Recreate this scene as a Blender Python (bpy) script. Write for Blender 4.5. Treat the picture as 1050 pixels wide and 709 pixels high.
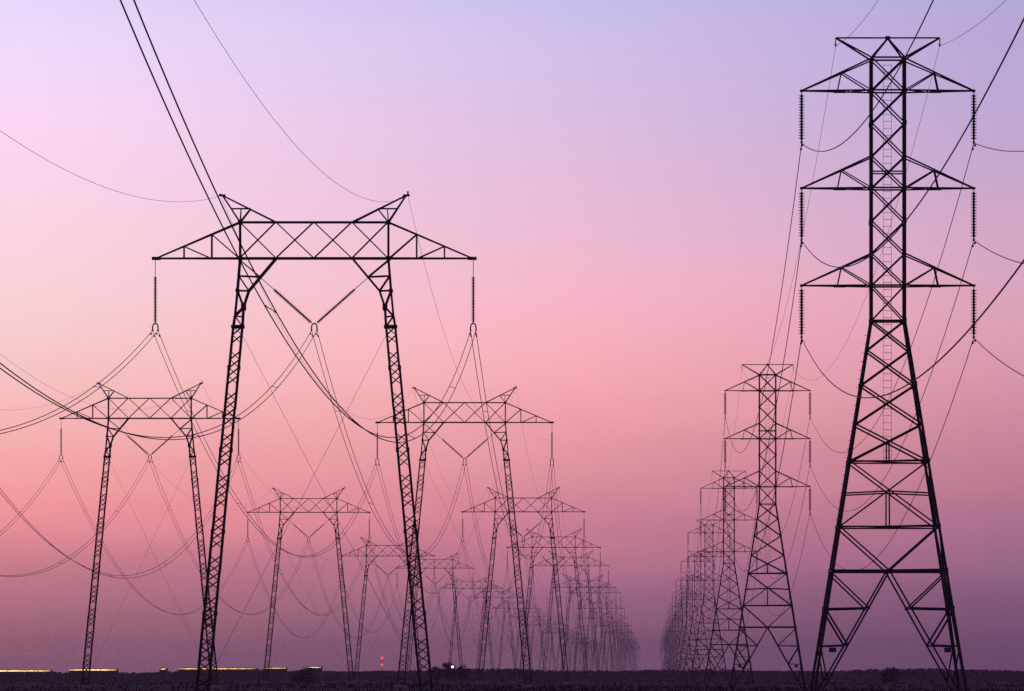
import bpy, math, random
from mathutils import Vector, Matrix

R_ = math.radians
rng = random.Random(7)
for o in list(bpy.data.objects):
    bpy.data.objects.remove(o, do_unlink=True)
scene = bpy.context.scene
COL = scene.collection

# ------------------------------------------------------------------ camera
F = 6800.0            # focal length in pixels of a 1050 px wide frame
PW, PH = 1050.0, 709.0
VX, VY = 668.0, 691.0  # vanishing point / true horizon
EYE = 1.7
cam = bpy.data.cameras.new('camera')
cam.sensor_fit = 'HORIZONTAL'
cam.sensor_width = 36.0
cam.lens = 36.0 * F / PW
cam.shift_x = (PW / 2 - VX) / PW
cam.shift_y = (VY - PH / 2) / PW
cam.clip_start = 1.0
cam.clip_end = 60000.0
camo = bpy.data.objects.new('camera', cam)
camo.location = (0, 0, EYE)
camo.rotation_euler = (R_(90), 0, 0)
COL.objects.link(camo)
scene.camera = camo


def srgb(r, g, b):
    def c(v):
        v /= 255.0
        return v / 12.92 if v <= 0.04045 else ((v + 0.055) / 1.055) ** 2.4
    return (c(r), c(g), c(b), 1.0)


# ------------------------------------------------------------------ sky: dusk gradient by elevation and azimuth
world = bpy.data.worlds.new('World')
scene.world = world
world.use_nodes = True
nt = world.node_tree
nt.nodes.clear()
N = nt.nodes.new
L = nt.links.new
tc = N('ShaderNodeTexCoord')
sep = N('ShaderNodeSeparateXYZ')
L(tc.outputs['Generated'], sep.inputs[0])


def maprange(src, a, b, c=0.0, d=1.0):
    m = N('ShaderNodeMapRange')
    m.clamp = True
    m.inputs[1].default_value = a
    m.inputs[2].default_value = b
    m.inputs[3].default_value = c
    m.inputs[4].default_value = d
    L(src, m.inputs[0])
    return m.outputs[0]


# soft cloud streaks low in the dusk haze
mp = N('ShaderNodeMapping')
mp.inputs['Scale'].default_value = (22, 22, 150)
L(tc.outputs['Generated'], mp.inputs[0])
nz = N('ShaderNodeTexNoise')
nz.inputs['Scale'].default_value = 1.0
nz.inputs['Detail'].default_value = 4.0
L(mp.outputs[0], nz.inputs[0])
wob = maprange(nz.outputs[0], 0.3, 0.7, -0.0013, 0.0013)
adz = N('ShaderNodeMath')
adz.operation = 'ADD'
L(sep.outputs[2], adz.inputs[0])
L(wob, adz.inputs[1])
ELMAX = 0.11
elev = maprange(adz.outputs[0], 0.0, ELMAX)


def ramp(stops):
    r = N('ShaderNodeValToRGB')
    r.color_ramp.interpolation = 'B_SPLINE'
    els = r.color_ramp.elements
    first = True
    for y, col in sorted(stops, key=lambda s: -s[0]):
        p = min(1, max(0, (VY - y) / F / ELMAX))
        if first:
            e = els[0]
            e.position = p
            first = False
        elif len(els) == 2 and els[1].position == 1.0 and not getattr(ramp, 'used', False):
            e = els[1]
            e.position = p
            ramp.used = True
        else:
            e = els.new(p)
        e.color = srgb(*col)
    ramp.used = False
    L(elev, r.inputs[0])
    return r.outputs[0]


SKY_L = [(5, (232.8, 215.6, 267.8)), (40, (241.4, 222.7, 261.8)), (140, (254.9, 218.1, 246.7)), (250, (282.0, 216.9, 228.8)), (348, (285.0, 211.9, 211.5)), (459, (285.0, 179.6, 178.1)), (544, (244.0, 148.3, 158.2)), (620, (177.8, 117.0, 134.6)), (656, (189.3, 117.1, 131.6)), (678, (160.0, 105.9, 126.6))]
SKY_M = [(5, (201.6, 190.4, 238.1)), (40, (210.2, 194.9, 237.9)), (140, (223.4, 191.2, 227.1)), (240, (240.1, 190.1, 215.1)), (330, (257.6, 183.8, 199.8)), (420, (250.4, 169.4, 174.3)), (500, (220.3, 142.2, 159.1)), (546, (214.4, 133.0, 154.3)), (600, (176.5, 113.5, 146.0)), (638, (154.8, 103.8, 127.6)), (671, (141.8, 98.3, 123.9))]
SKY_R = [(5, (182.8, 170.4, 219.3)), (106, (191.6, 170.4, 216.1)), (196, (204.2, 170.5, 207.9)), (306, (230.4, 171.2, 193.4)), (406, (219.6, 151.8, 168.6)), (486, (196.2, 127.6, 149.6)), (546, (181.3, 119.3, 149.1)), (600, (145.0, 98.3, 132.2)), (646, (135.1, 91.0, 125.3)), (676, (121.5, 81.0, 114.0))]
cl, cm, cr = ramp(SKY_L), ramp(SKY_M), ramp(SKY_R)


def mix(fac, a, b):
    m = N('ShaderNodeMix')
    m.data_type = 'RGBA'
    if hasattr(fac, 'is_output') or hasattr(fac, 'links'):
        L(fac, m.inputs[0])
    else:
        m.inputs[0].default_value = fac
    for s, v in ((m.inputs[6], a), (m.inputs[7], b)):
        if isinstance(v, tuple):
            s.default_value = v
        else:
            L(v, s)
    return m.outputs[2]


az_l = maprange(sep.outputs[0], (28 - VX) / F, (600 - VX) / F)
az_r = maprange(sep.outputs[0], (600 - VX) / F, (1022 - VX) / F)
band = mix(az_r, mix(az_l, cl, cm), cr)
# the sky overhead and behind: a deep-twilight Nishita sky, far dimmer than the afterglow band
sky = N('ShaderNodeTexSky')
sky.sky_type = 'NISHITA'
sky.sun_disc = False
sky.sun_elevation = R_(0.5)
sky.sun_rotation = R_(-12)
skys = N('ShaderNodeMix')
skys.data_type = 'RGBA'
skys.blend_type = 'MULTIPLY'
skys.inputs[0].default_value = 1.0
L(sky.outputs[0], skys.inputs[6])
skys.inputs[7].default_value = (0.05, 0.05, 0.05, 1)
dome = mix(maprange(sep.outputs[2], 0.0, 0.7), (0.235, 0.088, 0.215, 1), (0.17, 0.09, 0.25, 1))
dome2 = mix(0.1, dome, skys.outputs[2])
up = maprange(sep.outputs[2], 0.11, 0.45)
front = maprange(sep.outputs[1], 0.3, 0.95)
glow = mix(up, band, dome2)
final = mix(front, dome2, glow)
bg = N('ShaderNodeBackground')
bg.inputs[1].default_value = 1.0
L(final, bg.inputs[0])
wo = N('ShaderNodeOutputWorld')
L(bg.outputs[0], wo.inputs[0])

# ------------------------------------------------------------------ last trace of sun from beyond the horizon
sun = bpy.data.lights.new('sun', 'SUN')
sun.energy = 0.04
sun.angle = R_(10)
sun.color = (1.0, 0.62, 0.5)
suno = bpy.data.objects.new('sun', sun)
suno.rotation_euler = (R_(-89.0), 0, R_(12))
suno.location = (0, 0, 200)
COL.objects.link(suno)

vs = scene.view_settings
vs.view_transform = 'Standard'
vs.look = 'None'
vs.exposure = 0.0
vs.gamma = 1.0
vs.use_curve_mapping = False
scene.render.engine = 'CYCLES'
scene.cycles.use_denoising = False
scene.cycles.max_bounces = 4
scene.cycles.volume_bounces = 0
scene.cycles.filter_width = 1.5

# ------------------------------------------------------------------ materials


def mat(name, base, rough=0.7, metallic=0.0, var=0.0, scale=1.0, emit=None, strength=0.0, tint=None):
    m = bpy.data.materials.new(name)
    m.use_nodes = True
    t = m.node_tree
    b = t.nodes['Principled BSDF']
    b.inputs['Roughness'].default_value = rough
    b.inputs['Metallic'].default_value = metallic
    if 'Specular IOR Level' in b.inputs:
        b.inputs['Specular IOR Level'].default_value = 0.25
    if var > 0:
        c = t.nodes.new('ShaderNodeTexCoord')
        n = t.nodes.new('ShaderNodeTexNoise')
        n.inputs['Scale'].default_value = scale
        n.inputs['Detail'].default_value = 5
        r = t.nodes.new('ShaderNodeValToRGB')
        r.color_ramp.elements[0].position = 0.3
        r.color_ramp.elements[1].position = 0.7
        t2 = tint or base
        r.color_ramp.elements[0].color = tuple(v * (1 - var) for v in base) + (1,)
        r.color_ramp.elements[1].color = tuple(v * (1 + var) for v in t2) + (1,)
        t.links.new(c.outputs['Object'], n.inputs[0])
        t.links.new(n.outputs[0], r.inputs[0])
        t.links.new(r.outputs[0], b.inputs['Base Color'])
    else:
        b.inputs['Base Color'].default_value = tuple(base) + (1,)
    if emit:
        b.inputs['Emission Color'].default_value = tuple(emit) + (1,)
        b.inputs['Emission Strength'].default_value = strength
    return m


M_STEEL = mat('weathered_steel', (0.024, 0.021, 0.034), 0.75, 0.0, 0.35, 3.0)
M_LADDER = mat('galvanised_steel', (0.22, 0.21, 0.23), 0.6, 0.3, 0.2, 5.0)
M_INS = mat('brown_porcelain', (0.035, 0.02, 0.02), 0.35, 0.0, 0.2, 6.0)
M_WIRE = mat('aluminium_wire', (0.028, 0.025, 0.036), 0.7, 0.0, 0.2, 0.4)
M_CONC = mat('concrete', (0.25, 0.24, 0.22), 0.9, 0.0, 0.25, 4.0)
M_SIGN = mat('blue_enamel', (0.03, 0.04, 0.16), 0.5, 0.0, 0.15, 3.0)
M_BUSH = mat('scrub_leaf', (0.022, 0.022, 0.018), 0.9, 0.0, 0.4, 1.5)
M_BARK = mat('bark', (0.05, 0.04, 0.035), 0.95, 0.0, 0.3, 6.0)
M_STANDIN = mat('standin_cladding', (0.10, 0.09, 0.09), 0.8, 0.0, 0.2, 2.0)  # body of the invented carriers behind the golden streaks
M_STANDIN_ROOF = mat('standin_roofing', (0.07, 0.065, 0.07), 0.7, 0.0, 0.2, 2.0)
M_GLOW = mat('golden_streak_glow', (0.8, 0.6, 0.3), 0.5, emit=(1.0, 0.60, 0.22), strength=3.6)  # emission imitating the golden horizon streaks, source unknown
M_RED = mat('red_beacon', (0.8, 0.1, 0.1), 0.4, emit=(1.0, 0.06, 0.09), strength=1.6)
M_WHITE = mat('white_lamp', (0.9, 0.9, 0.8), 0.4, emit=(1.0, 0.86, 0.62), strength=5.0)

# ------------------------------------------------------------------ mesh helpers


class MB:
    """collects bars, tubes, lathes and leaves; build() links them as ONE mesh"""

    def __init__(self):
        self.v, self.f = [], []

    def frame(self, d):
        d = d.normalized()
        up = Vector((0, 0, 1)) if abs(d.z) < 0.9 else Vector((0, 1, 0))
        a = d.cross(up).normalized()
        return a, a.cross(d).normalized()

    def bar(self, p, q, w, h=None):
        p, q = Vector(p), Vector(q)
        h = h or w
        a, b = self.frame(q - p)
        i = len(self.v)
        for c in (p, q):
            for sa, sb in ((-1, -1), (1, -1), (1, 1), (-1, 1)):
                self.v.append(c + a * (sa * w / 2) + b * (sb * h / 2))
        for k in range(4):
            n = (k + 1) % 4
            self.f.append((i + k, i + n, i + 4 + n, i + 4 + k))
        self.f.append((i + 3, i + 2, i + 1, i))
        self.f.append((i + 4, i + 5, i + 6, i + 7))

    def angle(self, p, q, w, t=0.018, sx=1, sy=1):
        """an L-section main chord, its heel outward (sx, sy)"""
        p, q = Vector(p), Vector(q)
        i = len(self.v)
        prof = [(0, 0), (-w, 0), (-w, -t), (-t, -t), (-t, -w), (0, -w)]
        for c in (p, q):
            for x, y in prof:
                self.v.append(c + Vector((sx * (x + w / 2), sy * (y + w / 2), 0)))
        n = len(prof)
        for k in range(n):
            m = (k + 1) % n
            self.f.append((i + k, i + m, i + n + m, i + n + k))
        self.f.append(tuple(i + k for k in reversed(range(n))))
        self.f.append(tuple(i + n + k for k in range(n)))

    def tube(self, pts, r, sides=6, cap=True):
        i0 = len(self.v)
        n = len(pts)
        pts = [Vector(p) for p in pts]
        for k, p in enumerate(pts):
            d = (pts[min(k + 1, n - 1)] - pts[max(k - 1, 0)])
            a, b = self.frame(d)
            for s in range(sides):
                an = 2 * math.pi * s / sides
                self.v.append(p + a * (r * math.cos(an)) + b * (r * math.sin(an)))
        for k in range(n - 1):
            for s in range(sides):
                s2 = (s + 1) % sides
                self.f.append((i0 + k * sides + s, i0 + k * sides + s2, i0 + (k + 1) * sides + s2, i0 + (k + 1) * sides + s))
        if cap:
            self.f.append(tuple(i0 + s for s in reversed(range(sides))))
            self.f.append(tuple(i0 + (n - 1) * sides + s for s in range(sides)))

    def lathe(self, p, q, prof, sides=10):
        """prof: (distance along p->q, radius)"""
        p, q = Vector(p), Vector(q)
        d = (q - p).normalized()
        a, b = self.frame(d)
        i0 = len(self.v)
        for t, r in prof:
            c = p + d * t
            for s in range(sides):
                an = 2 * math.pi * s / sides
                self.v.append(c + a * (r * math.cos(an)) + b * (r * math.sin(an)))
        for k in range(len(prof) - 1):
            for s in range(sides):
                s2 = (s + 1) % sides
                self.f.append((i0 + k * sides + s, i0 + k * sides + s2, i0 + (k + 1) * sides + s2, i0 + (k + 1) * sides + s))
        self.f.append(tuple(i0 + s for s in reversed(range(sides))))
        self.f.append(tuple(i0 + (len(prof) - 1) * sides + s for s in range(sides)))

    def box(self, c, s):
        x, y, z = c
        self.bar((x, y, z - s[2] / 2), (x, y, z + s[2] / 2), s[0], s[1]) if False else self._box(c, s)

    def _box(self, c, s):
        i = len(self.v)
        for dz in (-1, 1):
            for dx, dy in ((-1, -1), (1, -1), (1, 1), (-1, 1)):
                self.v.append(Vector((c[0] + dx * s[0] / 2, c[1] + dy * s[1] / 2, c[2] + dz * s[2] / 2)))
        for k in range(4):
            n = (k + 1) % 4
            self.f.append((i + k, i + n, i + 4 + n, i + 4 + k))
        self.f.append((i + 3, i + 2, i + 1, i))
        self.f.append((i + 4, i + 5, i + 6, i + 7))

    def leaf(self, c, s, r):
        u = Vector((r.uniform(-1, 1), r.uniform(-1, 1), r.uniform(-1, 1))).normalized()
        w = u.cross(Vector((r.uniform(-1, 1), r.uniform(-1, 1), r.uniform(-1, 1)))).normalized()
        i = len(self.v)
        c = Vector(c)
        self.v += [c - u * s, c + w * s * 0.45, c + u * s, c - w * s * 0.45]
        self.f.append((i, i + 1, i + 2, i + 3))

    def mesh(self, name, m):
        me = bpy.data.meshes.new(name)
        me.from_pydata([tuple(v) for v in self.v], [], self.f)
        me.materials.append(m)
        me.update()
        return me

    def build(self, name, m, parent=None, loc=None):
        return link(name, self.mesh(name, m), parent, loc)


def link(name, me, parent=None, loc=None):
    o = bpy.data.objects.new(name, me)
    COL.objects.link(o)
    if parent:
        o.parent = parent
    if loc:
        o.location = loc
    return o


def tag(o, label=None, cat=None, group=None, kind=None):
    if label:
        o['label'] = label
    if cat:
        o['category'] = cat
    if group:
        o['group'] = group
    if kind:
        o['kind'] = kind
    return o


def empty(name, loc):
    o = bpy.data.objects.new(name, None)
    o.location = loc
    o.empty_display_size = 0.5
    COL.objects.link(o)
    return o


def copy_tree(o, parent=None):
    c = o.copy()
    COL.objects.link(c)
    if parent:
        c.parent = parent
    for ch in list(o.children):
        copy_tree(ch, c)
    return c


ORD = ['zeroth', 'first', 'second', 'third', 'fourth', 'fifth', 'sixth', 'seventh', 'eighth', 'ninth', 'tenth', 'eleventh', 'twelfth']

# ------------------------------------------------------------------ terrain
HZ = 7800.0


def ground_material():
    m = bpy.data.materials.new('field_soil')
    m.use_nodes = True
    t = m.node_tree
    b = t.nodes['Principled BSDF']
    b.inputs['Roughness'].default_value = 0.95
    b.inputs['Specular IOR Level'].default_value = 0.05
    c = t.nodes.new('ShaderNodeTexCoord')
    mp = t.nodes.new('ShaderNodeMapping')
    mp.inputs['Scale'].default_value = (0.05, 0.006, 1)
    n = t.nodes.new('ShaderNodeTexNoise')
    n.inputs['Scale'].default_value = 1.0
    n.inputs['Detail'].default_value = 6
    r = t.nodes.new('ShaderNodeValToRGB')
    r.color_ramp.elements[0].position = 0.35
    r.color_ramp.elements[1].position = 0.68
    r.color_ramp.elements[0].color = (0.016, 0.010, 0.012, 1)
    r.color_ramp.elements[1].color = (0.038, 0.022, 0.022, 1)
    t.links.new(c.outputs['Object'], mp.inputs[0])
    t.links.new(mp.outputs[0], n.inputs[0])
    t.links.new(n.outputs[0], r.inputs[0])
    t.links.new(r.outputs[0], b.inputs['Base Color'])
    return m


g = MB()
NX = 24
xs = [-HZ + 2 * HZ * i / NX for i in range(NX + 1)]
for y in xs:
    for x in xs:
        g.v.append(Vector((x, y, 0)))
for j in range(NX):
    for i in range(NX):
        k = j * (NX + 1) + i
        g.f.append((k, k + 1, k + NX + 2, k + NX + 1))
tag(g.build('ground', ground_material()), 'flat dark field stretching to the horizon', 'ground', kind='structure')

# low vegetated levee that makes the skyline
LV = 1650.0


def levee_top(x):
    px = VX + F * x / LV
    base = 2.35
    if px < 300:
        base = 2.35 - 0.75 * min(1, (300 - px) / 260)
    return base + 0.12 * math.sin(x * 0.11) + 0.08 * math.sin(x * 0.37 + 1)


lm = MB()
n = 0
x = -1500.0
cols = 0
while x <= 1500:
    t = levee_top(x)
    for dy, z in ((-16, -0.3), (-9, t * 0.55), (-2.5, t), (2.5, t * 0.98), (9, t * 0.5), (16, -0.3)):
        lm.v.append(Vector((x, LV + dy + rng.uniform(-.4, .4), z + (rng.uniform(-.06, .06) if z > 0 else 0))))
    if cols:
        b0 = (cols - 1) * 6
        for k in range(5):
            lm.f.append((b0 + k, b0 + 6 + k, b0 + 7 + k, b0 + k + 1))
    cols += 1
    x += 4.0
M_LEVEE = mat('levee_earth', (0.022, 0.018, 0.018), 0.95, 0.0, 0.35, 0.2)
tag(lm.build('levee', M_LEVEE), 'low dark levee bank along the horizon', 'levee', kind='structure')

# scrub on and in front of the levee, weeds in the field (nobody could count them)
sc = MB()
r2 = random.Random(3)
for i in range(5200):
    x = r2.uniform(-330, 260)
    dy = r2.choice([-7, -4, -1.5, 0, 1.5]) + r2.uniform(-2, 2)
    zt = levee_top(x) * max(0.2, 1 - max(0, abs(dy) - 2.5) / 13.5)
    hgt = r2.uniform(0.15, 0.5) * (0.75 + 0.6 * math.sin(x * 0.09 + 2) * math.sin(x * 0.023))
    hgt = max(0.12, hgt)
    for k in range(4):
        sc.leaf((x + r2.uniform(-.5, .5), LV + dy + r2.uniform(-.4, .4), zt + hgt * r2.uniform(0.1, 0.9)), hgt * 0.55 + .08, r2)
tag(sc.build('levee_scrub', M_BUSH), 'ragged low scrub growing along the levee top', 'scrub', kind='stuff')

wd = MB()
for i in range(9000):
    y = 560 + (1640 - 560) * r2.random() ** 1.3
    x = y * r2.uniform(-0.125, 0.075)
    patch = math.sin(x * 0.06 + y * 0.011) + math.sin(y * 0.03 - x * 0.02 + 2)
    if patch < r2.uniform(-1.4, 1.0):
        continue
    h = r2.uniform(0.12, 0.5)
    for k in range(3):
        a = r2.uniform(0, 6.28)
        w = r2.uniform(0.04, 0.12)
        i0 = len(wd.v)
        bx, by = x + r2.uniform(-.3, .3), y + r2.uniform(-.3, .3)
        wd.v += [Vector((bx - w * math.cos(a), by - w * math.sin(a), -0.02)), Vector((bx + w * math.cos(a), by + w * math.sin(a), -0.02)),
                 Vector((bx + r2.uniform(-.2, .2), by + r2.uniform(-.2, .2), h))]
        wd.f.append((i0, i0 + 1, i0 + 2))
M_WEED = mat('dry_weed', (0.02, 0.014, 0.014), 0.95, 0.0, 0.4, 0.5)
tag(wd.build('field_weeds', M_WEED), 'short dry weeds scattered over the dark field', 'weeds', kind='stuff')

# ------------------------------------------------------------------ evening haze
HAZE_D = 0.9e-4
hz = MB()
HB = HZ + 500
hz._box((0, 0, (40 - 1.0) / 2), (2 * HB, 2 * HB, 41.0))
hm = bpy.data.materials.new('evening_haze')
hm.use_nodes = True
hm.node_tree.nodes.clear()
pv = hm.node_tree.nodes.new('ShaderNodeVolumePrincipled')
pv.inputs['Color'].default_value = (0.86, 0.82, 0.92, 1)
pv.inputs['Density'].default_value = HAZE_D
pv.inputs['Anisotropy'].default_value = 0.0
ho = hm.node_tree.nodes.new('ShaderNodeOutputMaterial')
hm.node_tree.links.new(pv.outputs[0], ho.inputs['Volume'])
tag(hz.build('haze', hm), 'thin purple evening haze over the plain', 'haze', kind='stuff')

# ------------------------------------------------------------------ portal pylons (two rows at left)
PS = 16.4   # pixels per metre at the nearest one; its geometry was measured in pixels


def P(dx, up, dy=0.0):
    return Vector((dx / PS, dy, up / PS))


BD = 0.42      # half depth of the beam and legs (m)


def portal_beam():
    m = MB()
    for s in (-1, 1):
        y = s * BD
        m.bar(P(-76, 37, y), P(76, 37, y), 0.095)
        m.bar(P(-76, 0, y), P(76, 0, y), 0.125)
        for x in (-76, 76):
            m.bar(P(x, 0, y), P(x, 37, y), 0.11)
        nodes = (-76, -39, 0, 39, 76)
        for a, b in zip(nodes, nodes[1:]):
            if s < 0:
                m.bar(P(a, 0, y), P(b, 37, y), 0.095)
            else:
                m.bar(P(a, 37, y), P(b, 0, y), 0.075)
    for x in (-76, -39, 0, 39, 76):
        for z in (0, 37):
            m.bar(P(x, z, -BD), P(x, z, BD), 0.07)
    for a, b in ((-76, -39), (-39, 0), (0, 39), (39, 76)):
        m.bar(P(a, 0, -BD), P(b, 0, BD), 0.05)
        m.bar(P(a, 37, BD), P(b, 37, -BD), 0.05)
    for x in (-76, 76):                      # gusset plates
        for z in (0, 37):
            m._box(P(x, z, 0), (0.24, BD * 2 + 0.16, 0.24))
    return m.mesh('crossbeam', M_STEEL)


def portal_arm(s):
    m = MB()

    def Q(dx, up, k):
        t = (abs(dx) - 76) / (163 - 76)
        return P(s * abs(dx), up, k * BD * (1 - t * 0.9))

    def top(dx):
        return 37 - 36 * (dx - 76) / (160 - 76)
    for k in (-1, 1):
        m.bar(Q(76, 0, k), Q(163, 0, k), 0.11)
        m.bar(Q(76, 37, k), Q(160, 1, k), 0.095)
        for dx in (105, 133.5):
            m.bar(Q(dx, 0, k), Q(dx, top(dx), k), 0.085)
        m.bar(Q(105, top(105), k), Q(78, 1, k), 0.07)
        m.bar(Q(133.5, top(133.5), k), Q(107, 0.5, k), 0.07)
    for a, b in ((80, 105), (105, 133.5)):
        m.bar(Q(a, 0, -1), Q(b, 0, 1), 0.045)
    for dx in (105, 133.5):
        m.bar(Q(dx, 0, -1), Q(dx, 0, 1), 0.06)
        m.bar(Q(dx, top(dx), -1), Q(dx, top(dx), 1), 0.06)
    m._box(P(s * 162, 0), (0.55, 0.22, 0.2))
    return m.mesh('cantilever_arm', M_STEEL)


def portal_peak(s):
    m = MB()
    for k in (-1, 1):
        tip = P(s * 94, 64.5, k * 0.05)
        y = k * BD
        m.bar(P(s * 39, 37, y), tip, 0.09)
        m.bar(P(s * 76, 37, y), tip, 0.08)
        a = P(s * 65, 51, y * 0.52)
        b = P(s * 84.5, 51, y * 0.52)
        m.bar(a, b, 0.065)
        m.bar(P(s * 76, 37, y), a, 0.07)
        m.bar(P(s * 75, 51, y * .52), P(s * 76, 37, y), 0.05)
    m.bar(P(s * 91, 64.7), P(s * 98, 64.7), 0.125)
    m.bar(P(s * 96, 64), P(s * 96, 69 if s > 0 else 66.5), 0.10)
    return m.mesh('earth_wire_peak', M_STEEL)


_legs = {}


def portal_leg(s, zc):
    """leg mesh in beam coordinates: reaches zc metres below the beam"""
    key = (s, round(zc, 1))
    if key in _legs:
        return _legs[key]
    m = MB()
    for k in (-1, 1):
        y = k * BD
        o0, o1, o2, o3, o4 = P(s * 76, 0, y), P(s * 77.3, -18, y), P(s * 78.7, -33, y), P(s * 81.2, -59, y), P(s * 83, -70, y)
        i0, i1, i2, i3, i4 = P(s * 39, 0, y), P(s * 55.4, -19, y), P(s * 67, -33.3, y), P(s * 72.5, -50, y), P(s * 73.6, -70, y)
        m.bar(o0, o2, 0.125)
        m.bar(o2, o3, 0.10)
        m.bar(o3, o4, 0.125)
        m.bar(i0, i2, 0.13)
        m.bar(i2, i3, 0.12)
        m.bar(i3, i4, 0.125)
        m.bar(o2, i3, 0.11)
        m.bar(i3, o3, 0.12)
        m.bar(o1, i1, 0.075)
        m.bar(o2, i2, 0.075)
        m.bar(P(s * 76, -2, y), i1, 0.075)
        m.bar(o1, i2, 0.08)
        m.bar(o3, P(s * 73.2, -60, y), 0.06)
        m.bar(o3, i4, 0.06)
        m._box(i3, (0.28, 0.1, 0.38))
        m._box(o2, (0.22, 0.1, 0.2))
    for q in ((77.3, -18), (55.4, -19), (78.7, -33), (67, -33.3), (72.5, -50), (81.2, -59)):
        m.bar(P(s * q[0], q[1], -BD), P(s * q[0], q[1], BD), 0.07)
    # collar
    m._box(P(s * 78.3, -70), (0.80, BD * 2 + 0.2, 0.20))
    # lattice shaft
    z0 = -70 / PS
    zb = -zc
    c0 = s * 78.3 / PS
    slope = s * (112.5 - 78.3) / (420 - 70)
    w0, w1 = 0.285, 0.37

    def C(z):
        t = (z - z0) / (zb - z0)
        return c0 + slope * (z0 - z), w0 + (w1 - w0) * t
    segs = max(5, round((z0 - zb) / 2.7))
    zz = [z0 + (zb + 0.35 - z0) * i / segs for i in range(segs + 1)]
    for si in range(segs):
        za, ze = zz[si], zz[si + 1]
        step = 0.012 * (si % 2)
        ca, wa = C(za)
        ce, we = C(ze)
        for sx in (-1, 1):
            for sy in (-1, 1):
                m.angle((ca + sx * (wa + step), sy * (wa + step), za + 0.05), (ce + sx * (we + step), sy * (we + step), ze - 0.05), 0.125, 0.028, sx, sy)
        # splice plates at every other joint
        if si % 2:
            for sx in (-1, 1):
                m._box((ca + sx * (wa + 0.02), 0, za), (0.16, 2 * wa + 0.19, 0.28))
        np_ = 5
        h = (za - ze) / np_
        for q in range(np_):
            if q == 2 and si % 1 == 0 and False:
                continue
            a, b = za - q * h, za - (q + 1) * h
            xa, ua = C(a)
            xb, ub = C(b)
            if q == 2:
                # open panel: a single diagonal on the side faces only
                for sx in (-1, 1):
                    m.bar((xa + sx * ua, -ua, a), (xb + sx * ub, ub, b), 0.05)
                continue
            for k in (-1, 1):
                m.bar((xa - ua, k * ua, a), (xb + ub, k * ub, b), 0.05)
                m.bar((xa + ua, k * ua, a), (xb - ub, k * ub, b), 0.05)
            for sx in (-1, 1):
                m.bar((xa + sx * ua, -ua, a), (xb + sx * ub, ub, b), 0.05)
                m.bar((xa + sx * ua, ua, a), (xb + sx * ub, -ub, b), 0.05)
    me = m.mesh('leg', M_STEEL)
    ft = MB()
    cb, wb = C(zb)
    ft.lathe((cb, 0, zb - 0.6), (cb, 0, zb + 0.5), [(0, 0.75), (0.85, 0.75), (0.95, 0.62), (1.05, 0.6)], 14)
    fe = ft.mesh('footing', M_CONC)
    # crossed tie wires run from one shaft top to the other foot
    ti = MB()
    ti.tube([(c0 - s * .3, 0.02 * s, -79 / PS), (-cb, 0.02 * s, zb + 0.5)], 0.011, 5)
    te = ti.mesh('tie_wire', M_WIRE)
    _legs[key] = (me, fe, te)
    return _legs[key]


def insulator_mesh(p, q, lead, count, rad, pitch_fill=0.92):
    """string from p to q: a bare link of length lead, then discs"""
    p, q = Vector(p), Vector(q)
    d = (q - p)
    Ln = d.length
    prof = [(0, 0.022), (lead, 0.022)]
    pit = (Ln - lead - 0.08) / count
    for k in range(count):
        t = lead + k * pit
        prof += [(t + pit * 0.02, rad * 0.36), (t + pit * 0.32, rad * 0.42), (t + pit * 0.40, rad), (t + pit * 0.58, rad * 0.96), (t + pit * 0.62, rad * 0.42), (t + pit * 0.98, rad * 0.34)]
    prof += [(Ln - 0.07, 0.03), (Ln, 0.03)]
    m = MB()
    m.lathe(p, q, prof, 8)
    return m.mesh('insulator_string', M_INS)


def yoke_mesh():
    m = MB()
    # a rounded horseshoe that spreads the two wires
    pts = []
    for k in range(11):
        a = math.pi * k / 10
        pts.append((0.17 * math.cos(a), 0, -0.24 + 0.24 * math.sin(a)))
    pts = [(0.18, 0, -0.42)] + pts + [(-0.18, 0, -0.42)]
    m.tube(pts, 0.045, 7)
    for s in (-1, 1):
        m.lathe((s * 0.17, -0.22, -0.42), (s * 0.17, 0.22, -0.42), [(0, .03), (.1, .06), (.34, .06), (.44, .03)], 7)
    return m.mesh('yoke', M_STEEL)


BEAM = portal_beam()
ARM = {s: portal_arm(s) for s in (-1, 1)}
PEAK = {s: portal_peak(s) for s in (-1, 1)}
ARMSTR = insulator_mesh((0, 0, -0.1), (0, 0, -66.5 / PS), 1.05, 30, 0.135)
VST = {s: insulator_mesh(P(s * 55.4, -19.3), P(s * 2.6, -66.3), 1.15, 30, 0.135) for s in (-1, 1)}
YOKE = yoke_mesh()
TIPX = 163 / PS
YZ = -66.6 / PS           # top of the yoke below the beam
WZ = YZ - 0.42            # wire level


def make_portal(X, D, zc, label, group):
    root = empty('portal_pylon', (X, D, 0))
    tag(root, label, 'pylon', group)
    z = (0, 0, zc)
    link('crossbeam', BEAM, root, z)
    for s in (-1, 1):
        link('cantilever_arm', ARM[s], root, z)
        link('earth_wire_peak', PEAK[s], root, z)
        lg, ft, ti = portal_leg(s, zc)
        lo = link('leg', lg, root, z)
        link('footing', ft, lo)
        link('tie_wire', ti, root, z)
        so = link('insulator_string', ARMSTR, root, (s * TIPX, 0, zc))
        link('yoke', YOKE, so, (0, 0, YZ))
        link('insulator_string', VST[s], root, z)
    link('yoke', YOKE, root, (0, 0, zc + YZ))
    if D > 500:
        root.rotation_euler.z = R_(rng.uniform(-0.8, 0.8))
    return root


def at(px, sc_):
    return (px - VX) / sc_


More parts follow.
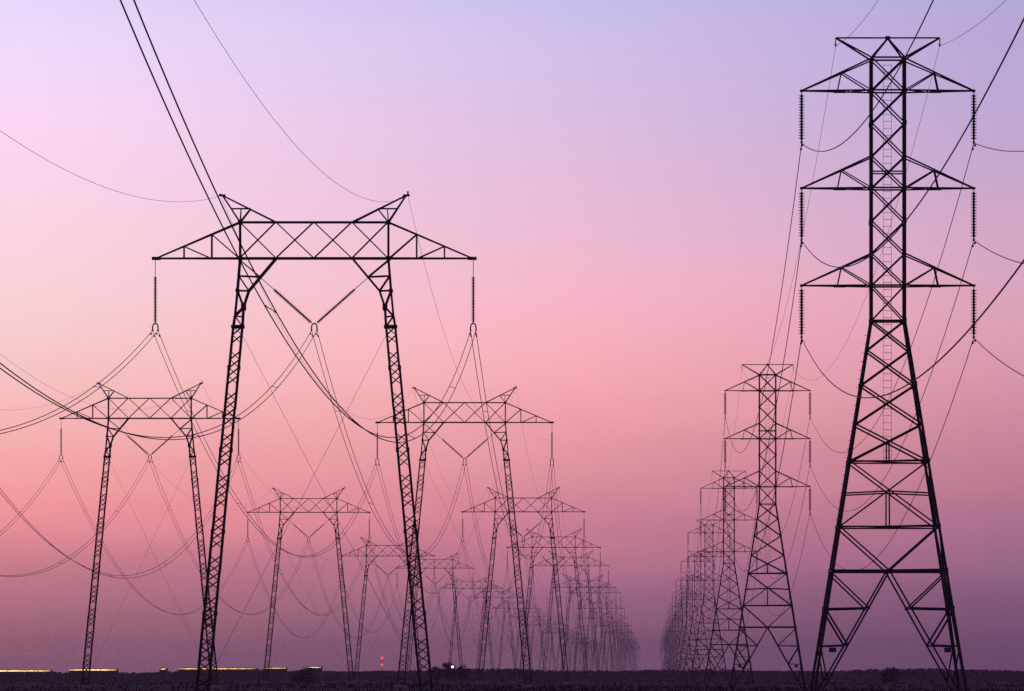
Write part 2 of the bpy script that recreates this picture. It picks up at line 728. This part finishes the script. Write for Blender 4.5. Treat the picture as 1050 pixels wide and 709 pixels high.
# (X, distance, beam height)
ROW_A = [(-21.08, 414.6, 27.66), (-21.27, 755, 30.3), (-20.97, 1086, 28.2), (-20.9, 1419, 28.7), (-21.3, 1752, 30.2),
         (-21.1, 2086, 28.8), (-21.1, 2420, 31.2), (-21.1, 2754, 28.8), (-21.1, 3088, 27.6), (-21.1, 3422, 26.2)]
for k in range(10):
    ROW_A.append((-21.1 + rng.uniform(-.2, .2), 3756 + 334 * k, rng.choice([27.2, 28.2, 28.7, 29.3])))
ROW_B = [(-56.2, 743, 30.3), (-56.1, 1085, 28.1), (-56.6, 1425, 27.0), (-56.6, 1735, 29.3), (-56.5, 2075, 28.4), (-56.5, 2412, 29.4)]
for k in range(13):
    ROW_B.append((-56.6 + rng.uniform(-.2, .2), 2748 + 336 * k, rng.choice([27.2, 28.2, 28.7, 29.3])))

LAB_A = {0: 'largest portal pylon, its black legs and flat crossarm towering left of centre',
         1: 'middle-sized portal pylon seen just behind the right leg of the largest portal pylon',
         2: 'portal pylon crossed by the right leg of the middle-sized portal pylon before it'}
LAB_B = {0: 'leftmost portal pylon, its crossarm end passing behind the largest portal pylon left leg',
         1: 'smaller portal pylon framed between the two legs of the largest portal pylon',
         2: 'small portal pylon whose crossarm runs behind the right leg of the largest portal pylon'}
GA, GB = 'portal pylons of the right-hand portal row', 'portal pylons of the outer left portal row'
for k, (X, D, zc) in enumerate(ROW_A):
    if k in LAB_A:
        lab = LAB_A[k]
    elif k < 10:
        lab = 'hazy portal pylon, %s from the front in the right-hand portal row' % ORD[k + 1]
    else:
        lab = 'tiny faint portal pylon dissolving in haze, far end of the right-hand portal row'
    make_portal(X, D, zc, lab, GA if k < 10 else 'faint pylons at the far end of the right-hand portal row')
for k, (X, D, zc) in enumerate(ROW_B):
    if k in LAB_B:
        lab = LAB_B[k]
    elif k < 8:
        lab = 'hazy portal pylon, %s from the front in the outer left portal row' % ORD[k + 1]
    else:
        lab = 'tiny faint portal pylon dissolving in haze, far end of the outer left portal row'
    make_portal(X, D, zc, lab, GB if k < 8 else 'faint pylons at the far end of the outer left portal row')

# ------------------------------------------------------------------ lattice pylons (row at right)
TS = 20.46


def TZ(y):
    return (VY - y) / TS + EYE


def half(y):
    """half width of the body (m) at photo height y"""
    if y <= 329.5:
        return 17.0 / TS
    return (17.0 + (y - 329.5) * 0.1585) / TS


def lattice_meshes():
    out = {}
    ybase = VY + EYE * TS
    # upper body
    m = MB()
    for sx in (-1, 1):
        for sy in (-1, 1):
            h = half(60)
            m.angle((sx * h, sy * h, TZ(60)), (sx * h, sy * h, TZ(329.5)), 0.14, 0.03, sx, sy)
            for y in (127, 227.5):
                m._box((sx * h, sy * h, TZ(y)), (0.19, 0.19, 0.22))
    ys = [60.3, 93.7, 127.3, 161.3, 193.6, 227.4, 260.8, 293.4, 329.5]
    h = half(60)
    for a, b in zip(ys, ys[1:]):
        za, zb = TZ(a), TZ(b)
        for s in (-1, 1):
            m.bar((-h, s * h, za), (h, s * h, zb), 0.068)
            m.bar((h, s * h, za), (-h, s * h, zb), 0.068)
            m.bar((s * h, -h, za), (s * h, h, zb), 0.068)
            m.bar((s * h, h, za), (s * h, -h, zb), 0.068)
    for y in (60.3, 93.7, 193.6, 293.4, 329.5, 177):
        w = 0.07 if y == 177 else 0.085
        for s in (-1, 1):
            m.bar((-h, s * h, TZ(y)), (h, s * h, TZ(y)), w)
            m.bar((s * h, -h, TZ(y)), (s * h, h, TZ(y)), w)
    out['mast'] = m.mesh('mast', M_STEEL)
    # lower body: four legs and their bracing
    legs = {}
    for sx in (-1, 1):
        for sy in (-1, 1):
            m = MB()
            seq = [329.5, 395.5, 474, 541, 586, 625, ybase]
            for a, b in zip(seq, seq[1:]):
                m.angle((sx * half(a), sy * half(a), TZ(a)), (sx * half(b), sy * half(b), TZ(b) - (0.0)), 0.142, 0.032, sx, sy)
                m._box((sx * half(a), sy * half(a), TZ(a)), (0.18, 0.18, 0.28))
            # step bolts
            if (sx, sy) == (-1, -1):
                y = 345
                while y < 690:
                    p = Vector((sx * (half(y) + 0.1), sy * half(y), TZ(y)))
                    m.bar(p, p + Vector((-0.16, 0, 0)), 0.022)
                    y += 9
            f = MB()
            hb = half(ybase)
            f.lathe((sx * hb, sy * hb, -0.4), (sx * hb, sy * hb, 0.45), [(0, .5), (.55, .5), (.7, .38), (.85, .36)], 12)
            legs[(sx, sy)] = (m.mesh('leg', M_STEEL), f.mesh('footing', M_CONC))
    out['legs'] = legs
    m = MB()

    def face(fn):
        for s in (-1, 1):
            for ax in (0, 1):
                def V(u, y):
                    """u in half-widths along the face, at photo height y"""
                    hh = half(y)
                    return Vector((u * hh, s * hh, TZ(y))) if ax == 0 else Vector((s * hh, u * hh, TZ(y)))
                fn(V)

    def panel(V):
        seq = [329.5, 360, 395.5, 436, 474]
        for a, b in zip(seq, seq[1:]):
            m.bar(V(-1, a), V(1, b), 0.085)
            m.bar(V(1, a), V(-1, b), 0.085)
        xm = 474 - (474 - 436) * 0.5 * half(474) / (0.5 * (half(474) + half(436))) * 1.02   # crossing of the last X
        m.bar(V(0, xm), V(0, 474), 0.075)
        m.bar(V(-1, 474), V(1, 474), 0.072)
        m.bar(V(-1, 474), V(1, 541), 0.072)
        m.bar(V(1, 474), V(-1, 541), 0.072)
        m.bar(V(-1, 507), V(0, 504.8), 0.075)
        m.bar(V(1, 507), V(0, 504.8), 0.075)
        m.bar(V(0, 505), V(0, 541), 0.075)
        m.bar(V(-1, 541), V(1, 541), 0.072)
        m.bar(V(-1, 541), V(0, 586), 0.075)
        m.bar(V(1, 541), V(0, 586), 0.075)
        m.bar(V(-1, 586), V(1, 586), 0.115)
        hb = half(ybase)
        for q in (-1, 1):
            m.bar(V(0, 586), V(q * 0.97, ybase - 4), 0.075)

            def D(y):     # point on the main diagonal at height y
                t = (y - 586) / (ybase - 4 - 586)
                xw = t * 0.97 * half(ybase - 4)
                return q * xw / half(y)
            m.bar(V(q, 589), V(D(624), 624), 0.072)
            m.bar(V(q, 625), V(D(624), 624), 0.085)
            m.bar(V(q, 627), V(D(662), 662), 0.085)
            m.bar(V(q, 663), V(D(662), 662), 0.085)
            m.bar(V(q, 665), V(D(699), 699), 0.075)
            m._box(V(D(624), 624), (.15, .15, .15))
    face(panel)
    for y in (474, 541, 586):   # plan bracing inside
        hh = half(y)
        m.bar((-hh, -hh, TZ(y)), (hh, hh, TZ(y)), 0.06)
        m.bar((-hh, hh, TZ(y) + .07), (hh, -hh, TZ(y) + .07), 0.06)
    out['bracing'] = m.mesh('bracing', M_STEEL)
    # cross arms
    tip = 88.3 / TS
    arms = {}
    for s in (-1, 1):
        m = MB()
        z0, z1 = 0.0, (293.4 - 260.8) / TS
        T = Vector((s * tip, 0, 0.02))
        for k in (-1, 1):
            B = Vector((s * h, k * h, z0))
            U = Vector((s * h, k * h, z1))
            Tk = T + Vector((0, k * 0.07, 0))
            m.bar(B, Tk, 0.074)
            m.bar(U, Tk, 0.074)
            t = (47.7 - 17) / (88.3 - 17)
            a = U.lerp(Tk, t)
            b = B.lerp(Tk, t + 0.055)
            m.bar(a, B, 0.058)
            m.bar(a, b, 0.058)
            m._box(B.lerp(Tk, 0.45) + Vector((0, 0, -0.045)), (0.6, 0.05, 0.03))
        for t in (0.33, 0.62):
            a = Vector((s * h, -h, z0)).lerp(T, t)
            b = Vector((s * h, h, z0)).lerp(T, t)
            m.bar(a, b, 0.07)
        m.bar(Vector((s * h, -h, 0)), Vector((s * h, h, 0)).lerp(T, 0.33), 0.06)
        m.bar(Vector((s * h, h, 0)).lerp(T, .33), Vector((s * h, -h, 0)).lerp(T, 0.62), 0.06)
        m._box(T, (0.16, 0.24, 0.12))
        arms[s] = m.mesh('cross_arm', M_STEEL)
    out['arms'] = arms
    # earth wire arms with the apex
    ew = {}
    for s in (-1, 1):
        m = MB()
        T = Vector((s * 53.3 / TS, 0, TZ(39)))
        for k in (-1, 1):
            m.bar((s * h, k * h, TZ(60.3)), T + Vector((0, k * .05, 0)), 0.074)
        m.bar(T, (s * 0.02, 0, TZ(39)), 0.074)
        m.bar(T, T + Vector((s * 0.02, 0, -0.36)), 0.05)
        m._box(T + Vector((0, 0, -.36)), (0.08, 0.3, 0.12))
        ew[s] = m.mesh('earth_wire_arm', M_STEEL)
    out['ew'] = ew
    m = MB()
    for sx in (-1, 1):
        for k in (-1, 1):
            m.bar((sx * h, k * h, TZ(60.3)), (0, k * 0.05, TZ(39.5)), 0.07)
    m._box((0, 0, TZ(39.3)), (0.24, 0.2, 0.2))
    out['apex'] = m.mesh('apex_frame', M_STEEL)
    # ladder up the middle of the far face
    m = MB()
    for sx in (-1, 1):
        m.bar((sx * 0.205, 0.55, TZ(472)), (sx * 0.205, 0.55, TZ(64)), 0.018)
    y = 66
    while y < 472:
        m.bar((-0.205, 0.55, TZ(y)), (0.205, 0.55, TZ(y)), 0.021)
        y += 7.2
    for y in (94, 194, 293.4, 329.5):
        m.bar((-h, 0.6, TZ(y)), (h, 0.6, TZ(y)), 0.05)
    out['ladder'] = m.mesh('ladder', M_LADDER)
    # sign plates hung on the low horizontals
    m = MB()
    m._box((0, 0, -0.13), (0.36, 0.02, 0.24))
    m.bar((-.12, 0, 0), (-.12, 0, .1), 0.025)
    m.bar((.12, 0, 0), (.12, 0, .1), 0.025)
    out['sign'] = m.mesh('sign_plate', M_SIGN)
    out['ins'] = insulator_mesh((0, 0, -0.05), (0, 0, -(145.5 - 94) / TS), 0.12, 16, 0.155)
    # suspension clamp
    m = MB()
    m.lathe((0, -0.28, 0), (0, 0.28, 0), [(0, .035), (.14, .065), (.42, .065), (.56, .035)], 8)
    m.bar((0, 0, 0.12), (0, 0, -0.02), 0.06)
    out['clamp'] = m.mesh('clamp', M_STEEL)
    return out


LT = lattice_meshes()
RTIP = 88.3 / TS
RWZ = -(147 - 94) / TS
ARM_Y = (93.7, 193.6, 293.4)


def make_lattice(X, D, label, group):
    root = empty('lattice_pylon', (X, D, 0))
    tag(root, label, 'pylon', group)
    link('mast', LT['mast'], root)
    link('bracing', LT['bracing'], root)
    for key, (lg, ft) in LT['legs'].items():
        lo = link('leg', lg, root)
        link('footing', ft, lo)
    for s in (-1, 1):
        link('earth_wire_arm', LT['ew'][s], root)
        for y in ARM_Y:
            link('cross_arm', LT['arms'][s], root, (0, 0, TZ(y)))
            so = link('insulator_string', LT['ins'], root, (s * RTIP, 0, TZ(y)))
            link('clamp', LT['clamp'], so, (0, 0, RWZ + .03))
        hh = half(662)
        link('sign_plate', LT['sign'], root, (s * (hh - 0.55), -hh - 0.05, TZ(663) - 0.06))
    link('apex_frame', LT['apex'], root)
    link('ladder', LT['ladder'], root)
    return root


ROW_R = [(11.84, 332.4), (11.81, 674.6), (11.92, 1021), (11.85, 1366)]
for k in range(13):
    ROW_R.append((11.88 + rng.uniform(-.12, .12), 1710 + 344 * k))
SINK = {1: -0.42, 2: -0.66, 3: -0.2}
for k in range(4, 17):
    SINK[k] = rng.uniform(-0.7, 0.0)
LAB_R = {0: 'huge black lattice pylon with three stacked arms filling the right side',
         1: 'second largest lattice pylon with stacked arms, just left of the huge black one',
         2: 'lattice pylon third in the right row, its arms half hidden behind the second largest one'}
for k, (X, D) in enumerate(ROW_R):
    if k in LAB_R:
        lab = LAB_R[k]
    elif k < 9:
        lab = 'hazy lattice pylon, %s from the front in the right-hand lattice row' % ORD[k + 1]
    else:
        lab = 'tiny lattice pylon merging into the violet haze at the far end of the lattice row'
    r_ = make_lattice(X, D, lab, 'lattice pylons in the right-hand row' if k < 9 else 'faint lattice pylons at the far end of the row')
    r_.rotation_euler.z = R_(rng.uniform(-0.7, 0.7)) if k else 0.0
    r_.location.z = SINK.get(k, 0.0)   # stands on slightly lower ground

# ------------------------------------------------------------------ wires
WR = 0.021


def span_pts(a, b, sag, n):
    a, b = Vector(a), Vector(b)
    return [a.lerp(b, i / n) + Vector((0, 0, -4 * sag * (i / n) * (1 - i / n))) for i in range(n + 1)]


def span_at(a, b, sag, t):
    return Vector(a).lerp(Vector(b), t) + Vector((0, 0, -4 * sag * t * (1 - t)))


def strand(pts, sags, off, r, sides=6, near=90):
    m = MB()
    out = []
    o = Vector((off, 0, 0))
    for k in range(len(pts) - 1):
        n = near if k == 0 else (50 if k < 4 else 24)
        sp = span_pts(pts[k] + o, pts[k + 1] + o, sags[k], n)
        out += sp if not out else sp[1:]
    m.tube(out, r, sides)
    return m


spm = MB()
spm.bar((-0.17, 0, 0), (0.17, 0, 0), 0.03)
for s in (-1, 1):
    spm.lathe((s * .17, -.09, 0), (s * .17, .09, 0), [(0, .026), (.05, .036), (.13, .036), (.18, .026)], 7)
SPACER = spm.mesh('spacer', M_STEEL)
dm = MB()
dm.bar((0, -.22, -.10), (0, .22, -.10), 0.02)
for s in (-1, 1):
    dm.lathe((0, s * .22 - .09, -.10), (0, s * .22 + .09, -.10), [(0, .035), (.04, .055), (.14, .055), (.18, .035)], 7)
dm.bar((0, 0, 0), (0, 0, -.1), 0.03)
DAMPER = dm.mesh('damper', M_STEEL)


def twin_line(pts, sag, label, group, extra=0.1):
    root = empty('conductor_pair', pts[1])
    tag(root, label, 'power line', group)
    base = Vector(pts[1])
    loc = [Vector(p) - base for p in pts]
    sags = [sag * ((loc[k + 1] - loc[k]).length / 334.0) ** 2 for k in range(len(loc) - 1)]
    for s in (-1, 1):
        strand(loc, [v + (extra if s > 0 else 0) for v in sags], s * 0.17, WR).build('wire', M_WIRE, root)
    for k in range(min(7, len(loc) - 1)):
        for t in ((0.165, 0.34, 0.50, 0.68, 0.87) if k == 0 else (0.09, 0.25, 0.42, 0.58, 0.75, 0.91)):
            p = span_at(loc[k], loc[k + 1], sags[k] + extra / 2, t)
            so = link('spacer', SPACER, root, p)
            so.rotation_euler.y = math.atan2(extra * 2 * t * (1 - t), 0.17)   # follows the lower strand
    for k in range(1, 5):
        for sg, (a, b, sv, t) in ((-1, (loc[k - 1], loc[k], sags[k - 1], 1 - 1.3 / 334)), (1, (loc[k], loc[k + 1], sags[k], 1.3 / 334))):
            for s in (-1, 1):
                p = span_at(a, b, sv, t) + Vector((s * .17, 0, 0))
                d = link('damper', DAMPER, root, p)
    return root


def single_line(name, pts, sag, r, label, cat, group, span=334.0):
    base = Vector(pts[1])
    loc = [Vector(p) - base for p in pts]
    sags = [sag * ((loc[k + 1] - loc[k]).length / span) ** 2 for k in range(len(loc) - 1)]
    o = strand(loc, sags, 0, r).build(name, M_WIRE, None, pts[1])
    if name == 'conductor_wire':
        for k in range(1, 5):
            for a, b, sv, t in ((loc[k - 1], loc[k], sags[k - 1], 1 - 1.15 / 344), (loc[k], loc[k + 1], sags[k], 1.15 / 344)):
                link('damper', DAMPER, o, span_at(a, b, sv, t))
    return tag(o, label, cat, group)


NAME3 = {-1: 'left arm tips', 0: 'central V insulators', 1: 'right arm tips'}
full_a = [(-21.1, 414.6 - 334, 27.66)] + ROW_A
full_b = [(-56.2, 743 - 351, 30.0)] + ROW_B
for rows, sag, who, gname in ((full_a, 11.9, 'right-hand portal row', 'twin conductors of the right-hand portal row'),
                              (full_b, 14.0, 'outer left portal row', 'twin conductors of the outer left portal row')):
    for s in (-1, 0, 1):
        pts = [(X + s * TIPX, D, zc + WZ - 0.02) for X, D, zc in rows]
        twin_line(pts, sag, 'twin black conductors slung from the %s of the %s' % (NAME3[s], who), gname, 0.22 if s > 0 else 0.1)
    for s in (-1, 1):
        pts = [(X + s * 96 / PS, D, zc + 64 / PS) for X, D, zc in rows]
        single_line('earth_wire', pts, 7.6, 0.010, 'hair-thin earth wire on the %s peaks of the %s' % ('left' if s < 0 else 'right', who),
                    'earth wire', 'earth wires of the ' + who)
full_r = [(11.84, 332.4 - 344)] + ROW_R
for s in (-1, 1):
    sd = 'left' if s < 0 else 'right'
    for y, nm in zip(ARM_Y, ('top', 'middle', 'lowest')):
        pts = [(X + s * RTIP, D, TZ(y) + RWZ + SINK.get(k - 1, 0)) for k, (X, D) in enumerate(full_r)]
        single_line('conductor_wire', pts, 8.7, WR, 'single conductor hung from the %s %s arms of the lattice pylons' % (nm, sd),
                    'power line', 'conductors of the lattice row', 344.0)
    pts = [(X + s * 53.3 / TS, D, TZ(39) - 0.4 + SINK.get(k - 1, 0)) for k, (X, D) in enumerate(full_r)]
    single_line('earth_wire', pts, 6.8, 0.010, 'hair-thin earth wire along the %s top corner of the lattice pylons' % sd,
                'earth wire', 'earth wires of the lattice row', 344.0)

# ------------------------------------------------------------------ things on the skyline
# golden streaks of unknown source, glowing on made-up long low sheds at far left
SD = 1560.0
SS = F / SD
standins = [(-30, 52, 688.2, 'golden light streak on a long stand-in shed at the far left edge of the horizon'),
         (71, 119, 687.2, 'golden light streak on a low stand-in shed behind the leftmost pylon leg'),
         (164, 170, 686.3, 'tiny lit stand-in shed, the shortest golden glint on the left horizon'),
         (183, 262, 686.0, 'longest golden light streak, on a stand-in shed, behind the largest pylon left foot'),
         (270, 293, 685.4, 'short golden light streak on a stand-in shed between the legs of the largest pylon'),
         (314, 329, 684.6, 'small dim lit stand-in shed, the rightmost golden strip on the horizon')]
for a, b, y, lab in standins:
    xa, xb = at(a, SS), at(b, SS)
    zs = (VY - y) / SS + EYE
    cx, w = (xa + xb) / 2, xb - xa
    root = empty('standin_shed', (cx, SD, 0))  # added stand-in that carries one golden streak
    tag(root, lab, 'shed', 'golden-streak sheds on the left horizon')
    m = MB()
    m._box((0, 3, (zs - .2) / 2), (w + .2, 5.6, zs - .2))
    m._box((0, 3.1, zs - .05), (w + .2, 5.4, .36))
    wl = m.build('standin_wall', M_STANDIN, root)
    m = MB()
    i = 0
    m.v += [Vector((-w / 2 - .15, -.3, zs + .135)), Vector((w / 2 + .15, -.3, zs + .135)), Vector((w / 2 + .15, 6.2, zs + .20)), Vector((-w / 2 - .15, 6.2, zs + .20)),
            Vector((-w / 2 - .15, -.3, zs + .175)), Vector((w / 2 + .15, -.3, zs + .175)), Vector((w / 2 + .15, 6.2, zs + .24)), Vector((-w / 2 - .15, 6.2, zs + .24))]
    m.f += [(3, 2, 1, 0), (4, 5, 6, 7), (0, 1, 5, 4), (1, 2, 6, 5), (2, 3, 7, 6), (3, 0, 4, 7)]
    m.build('standin_roof', M_STANDIN_ROOF, root)
    m = MB()
    x = -w / 2
    big = 0.8 if b < 60 else 0.8 if b < 150 else 0.5 if b < 265 else 0.38
    while x < w / 2 - 0.05:
        ww = min(r2.uniform(0.12, 0.7), w / 2 - x)
        u = (x + w / 2) / w
        swell = 0.35 + 0.65 * math.sin(math.pi * min(1, 0.12 + u * 0.9)) ** 0.7
        hh = r2.uniform(0.5, 1.0) * 0.24 * big * swell
        m._box((x + ww / 2, 0.12, zs + r2.uniform(-.02, .02)), (ww, 0.06, hh))
        x += ww + r2.choice([0.03, 0.03, 0.05, 0.1])
    m.build('glow_strip', M_GLOW, root)  # glowing strip drawn as the streak itself, no known window there


def crown_mesh(h, w, seed, n=2200, low=0.15):
    r = random.Random(seed)
    m = MB()
    clumps = []
    for k in range(26):
        a = r.uniform(0, 6.28)
        rr = (r.random() ** .5) * w / 2 * 0.75
        zz = h * (low + (1 - low) * r.random() * 0.86)
        k2 = 1 - max(0, (zz / h - .55)) * 1.3
        clumps.append((rr * k2 * math.cos(a), rr * k2 * math.sin(a), zz, r.uniform(.12, .24) * w))
    for k in range(n):
        c = r.choice(clumps)
        d = Vector((r.gauss(0, 1), r.gauss(0, 1), r.gauss(0, .7))).normalized() * c[3] * r.random() ** .4
        m.leaf(Vector(c[:3]) + d, r.uniform(.12, .27), r)
    return m.mesh('crown', M_BUSH)


def tree(name, px, d, top, w, seed, label, cat, low, group=None):
    s = F / d
    h = (VY - top) / s + EYE
    root = empty(name, (at(px, s), d, 0))
    tag(root, label, cat, group)
    t = MB()
    t.lathe((0, 0, -.1), (0, 0, h * .7), [(0, .16), (h * .3, .11), (h * .7, .04)], 8)
    r = random.Random(seed + 1)
    for k in range(6):
        a = r.uniform(0, 6.28)
        z = h * r.uniform(.2, .5)
        t.tube([(0, 0, z), (w * .18 * math.cos(a), w * .18 * math.sin(a), z + h * .13), (w * .34 * math.cos(a), w * .34 * math.sin(a), z + h * .22)], .035, 5)
    t.build('trunk', M_BARK, root)
    link('crown', crown_mesh(h, w, seed, low=low), root)
    return root


tree('tree', 459, 1625, 679.8, 4.4, 11, 'small dark tree beside the white yard lamp on the horizon', 'tree', .2)
tree('tree', 473, 1628, 681.8, 3.6, 12, 'lower rounded dark tree, right neighbour of the tree by the white lamp', 'tree', .15)
tree('tree', 447, 1632, 683.2, 3.0, 15, 'lowest dark tree, left of the tree by the white lamp', 'tree', .15)
tree('shrub', 312, 1300, 685.6, 5.2, 13, 'dark spreading shrub between the legs of the largest portal pylon', 'shrub', .02)
tree('shrub', 913, 1300, 685.4, 4.2, 14, 'dark spreading shrub framed by the feet of the huge lattice pylon', 'shrub', .02)

# yard lamp
d = 1600.0
s = F / d
zl = (VY - 684) / s + EYE
root = empty('yard_lamp', (at(464, s), d, 0))
tag(root, 'small bright white yard lamp glowing beside dark trees on the horizon', 'lamp')
m = MB()
m.lathe((0, 0.3, -.1), (0, 0.3, zl + .2), [(0, .07), (zl, .05), (zl + .3, .04)], 8)
m.bar((0, 0.3, zl + .2), (0, -.1, zl + .28), .05)
m.build('pole', M_STEEL, root)
m = MB()
m.lathe((0, 0, zl + .25), (0, 0, zl - .28), [(0, .06), (.06, .2), (.2, .30), (.35, .28), (.46, .18), (.52, .05)], 12)
m.build('lamp', M_WHITE, root)

# mast with two red beacons
d = 2600.0
s = F / d
z1, z2 = (VY - 675) / s + EYE, (VY - 682) / s + EYE
root = empty('beacon_mast', (at(391.8, s), d, 0))
tag(root, 'thin distant mast carrying two red warning lights one above the other', 'mast')
m = MB()
for k in range(3):
    a = k * 2.094
    m.bar((.28 * math.cos(a), .28 * math.sin(a), -.1), (.14 * math.cos(a), .14 * math.sin(a), z1 - .3), .05)
z = .5
while z < z1 - .8:
    for k in range(3):
        a, b = k * 2.094, (k + 1) * 2.094
        r0 = .28 - .14 * z / z1
        m.bar((r0 * math.cos(a), r0 * math.sin(a), z), (r0 * math.cos(b), r0 * math.sin(b), z + .5), .03)
    z += .5
m.build('pole', M_STEEL, root)
for z in (z1, z2):
    m = MB()
    prof = [(0.55 * (1 - math.cos(math.pi * k / 10)), max(0.02, 0.55 * math.sin(math.pi * k / 10))) for k in range(11)]
    yy = 0 if z == z1 else -.85
    m.lathe((0, yy, z - .55), (0, yy, z + .55), prof, 14)
    m.build('beacon', M_RED, root)
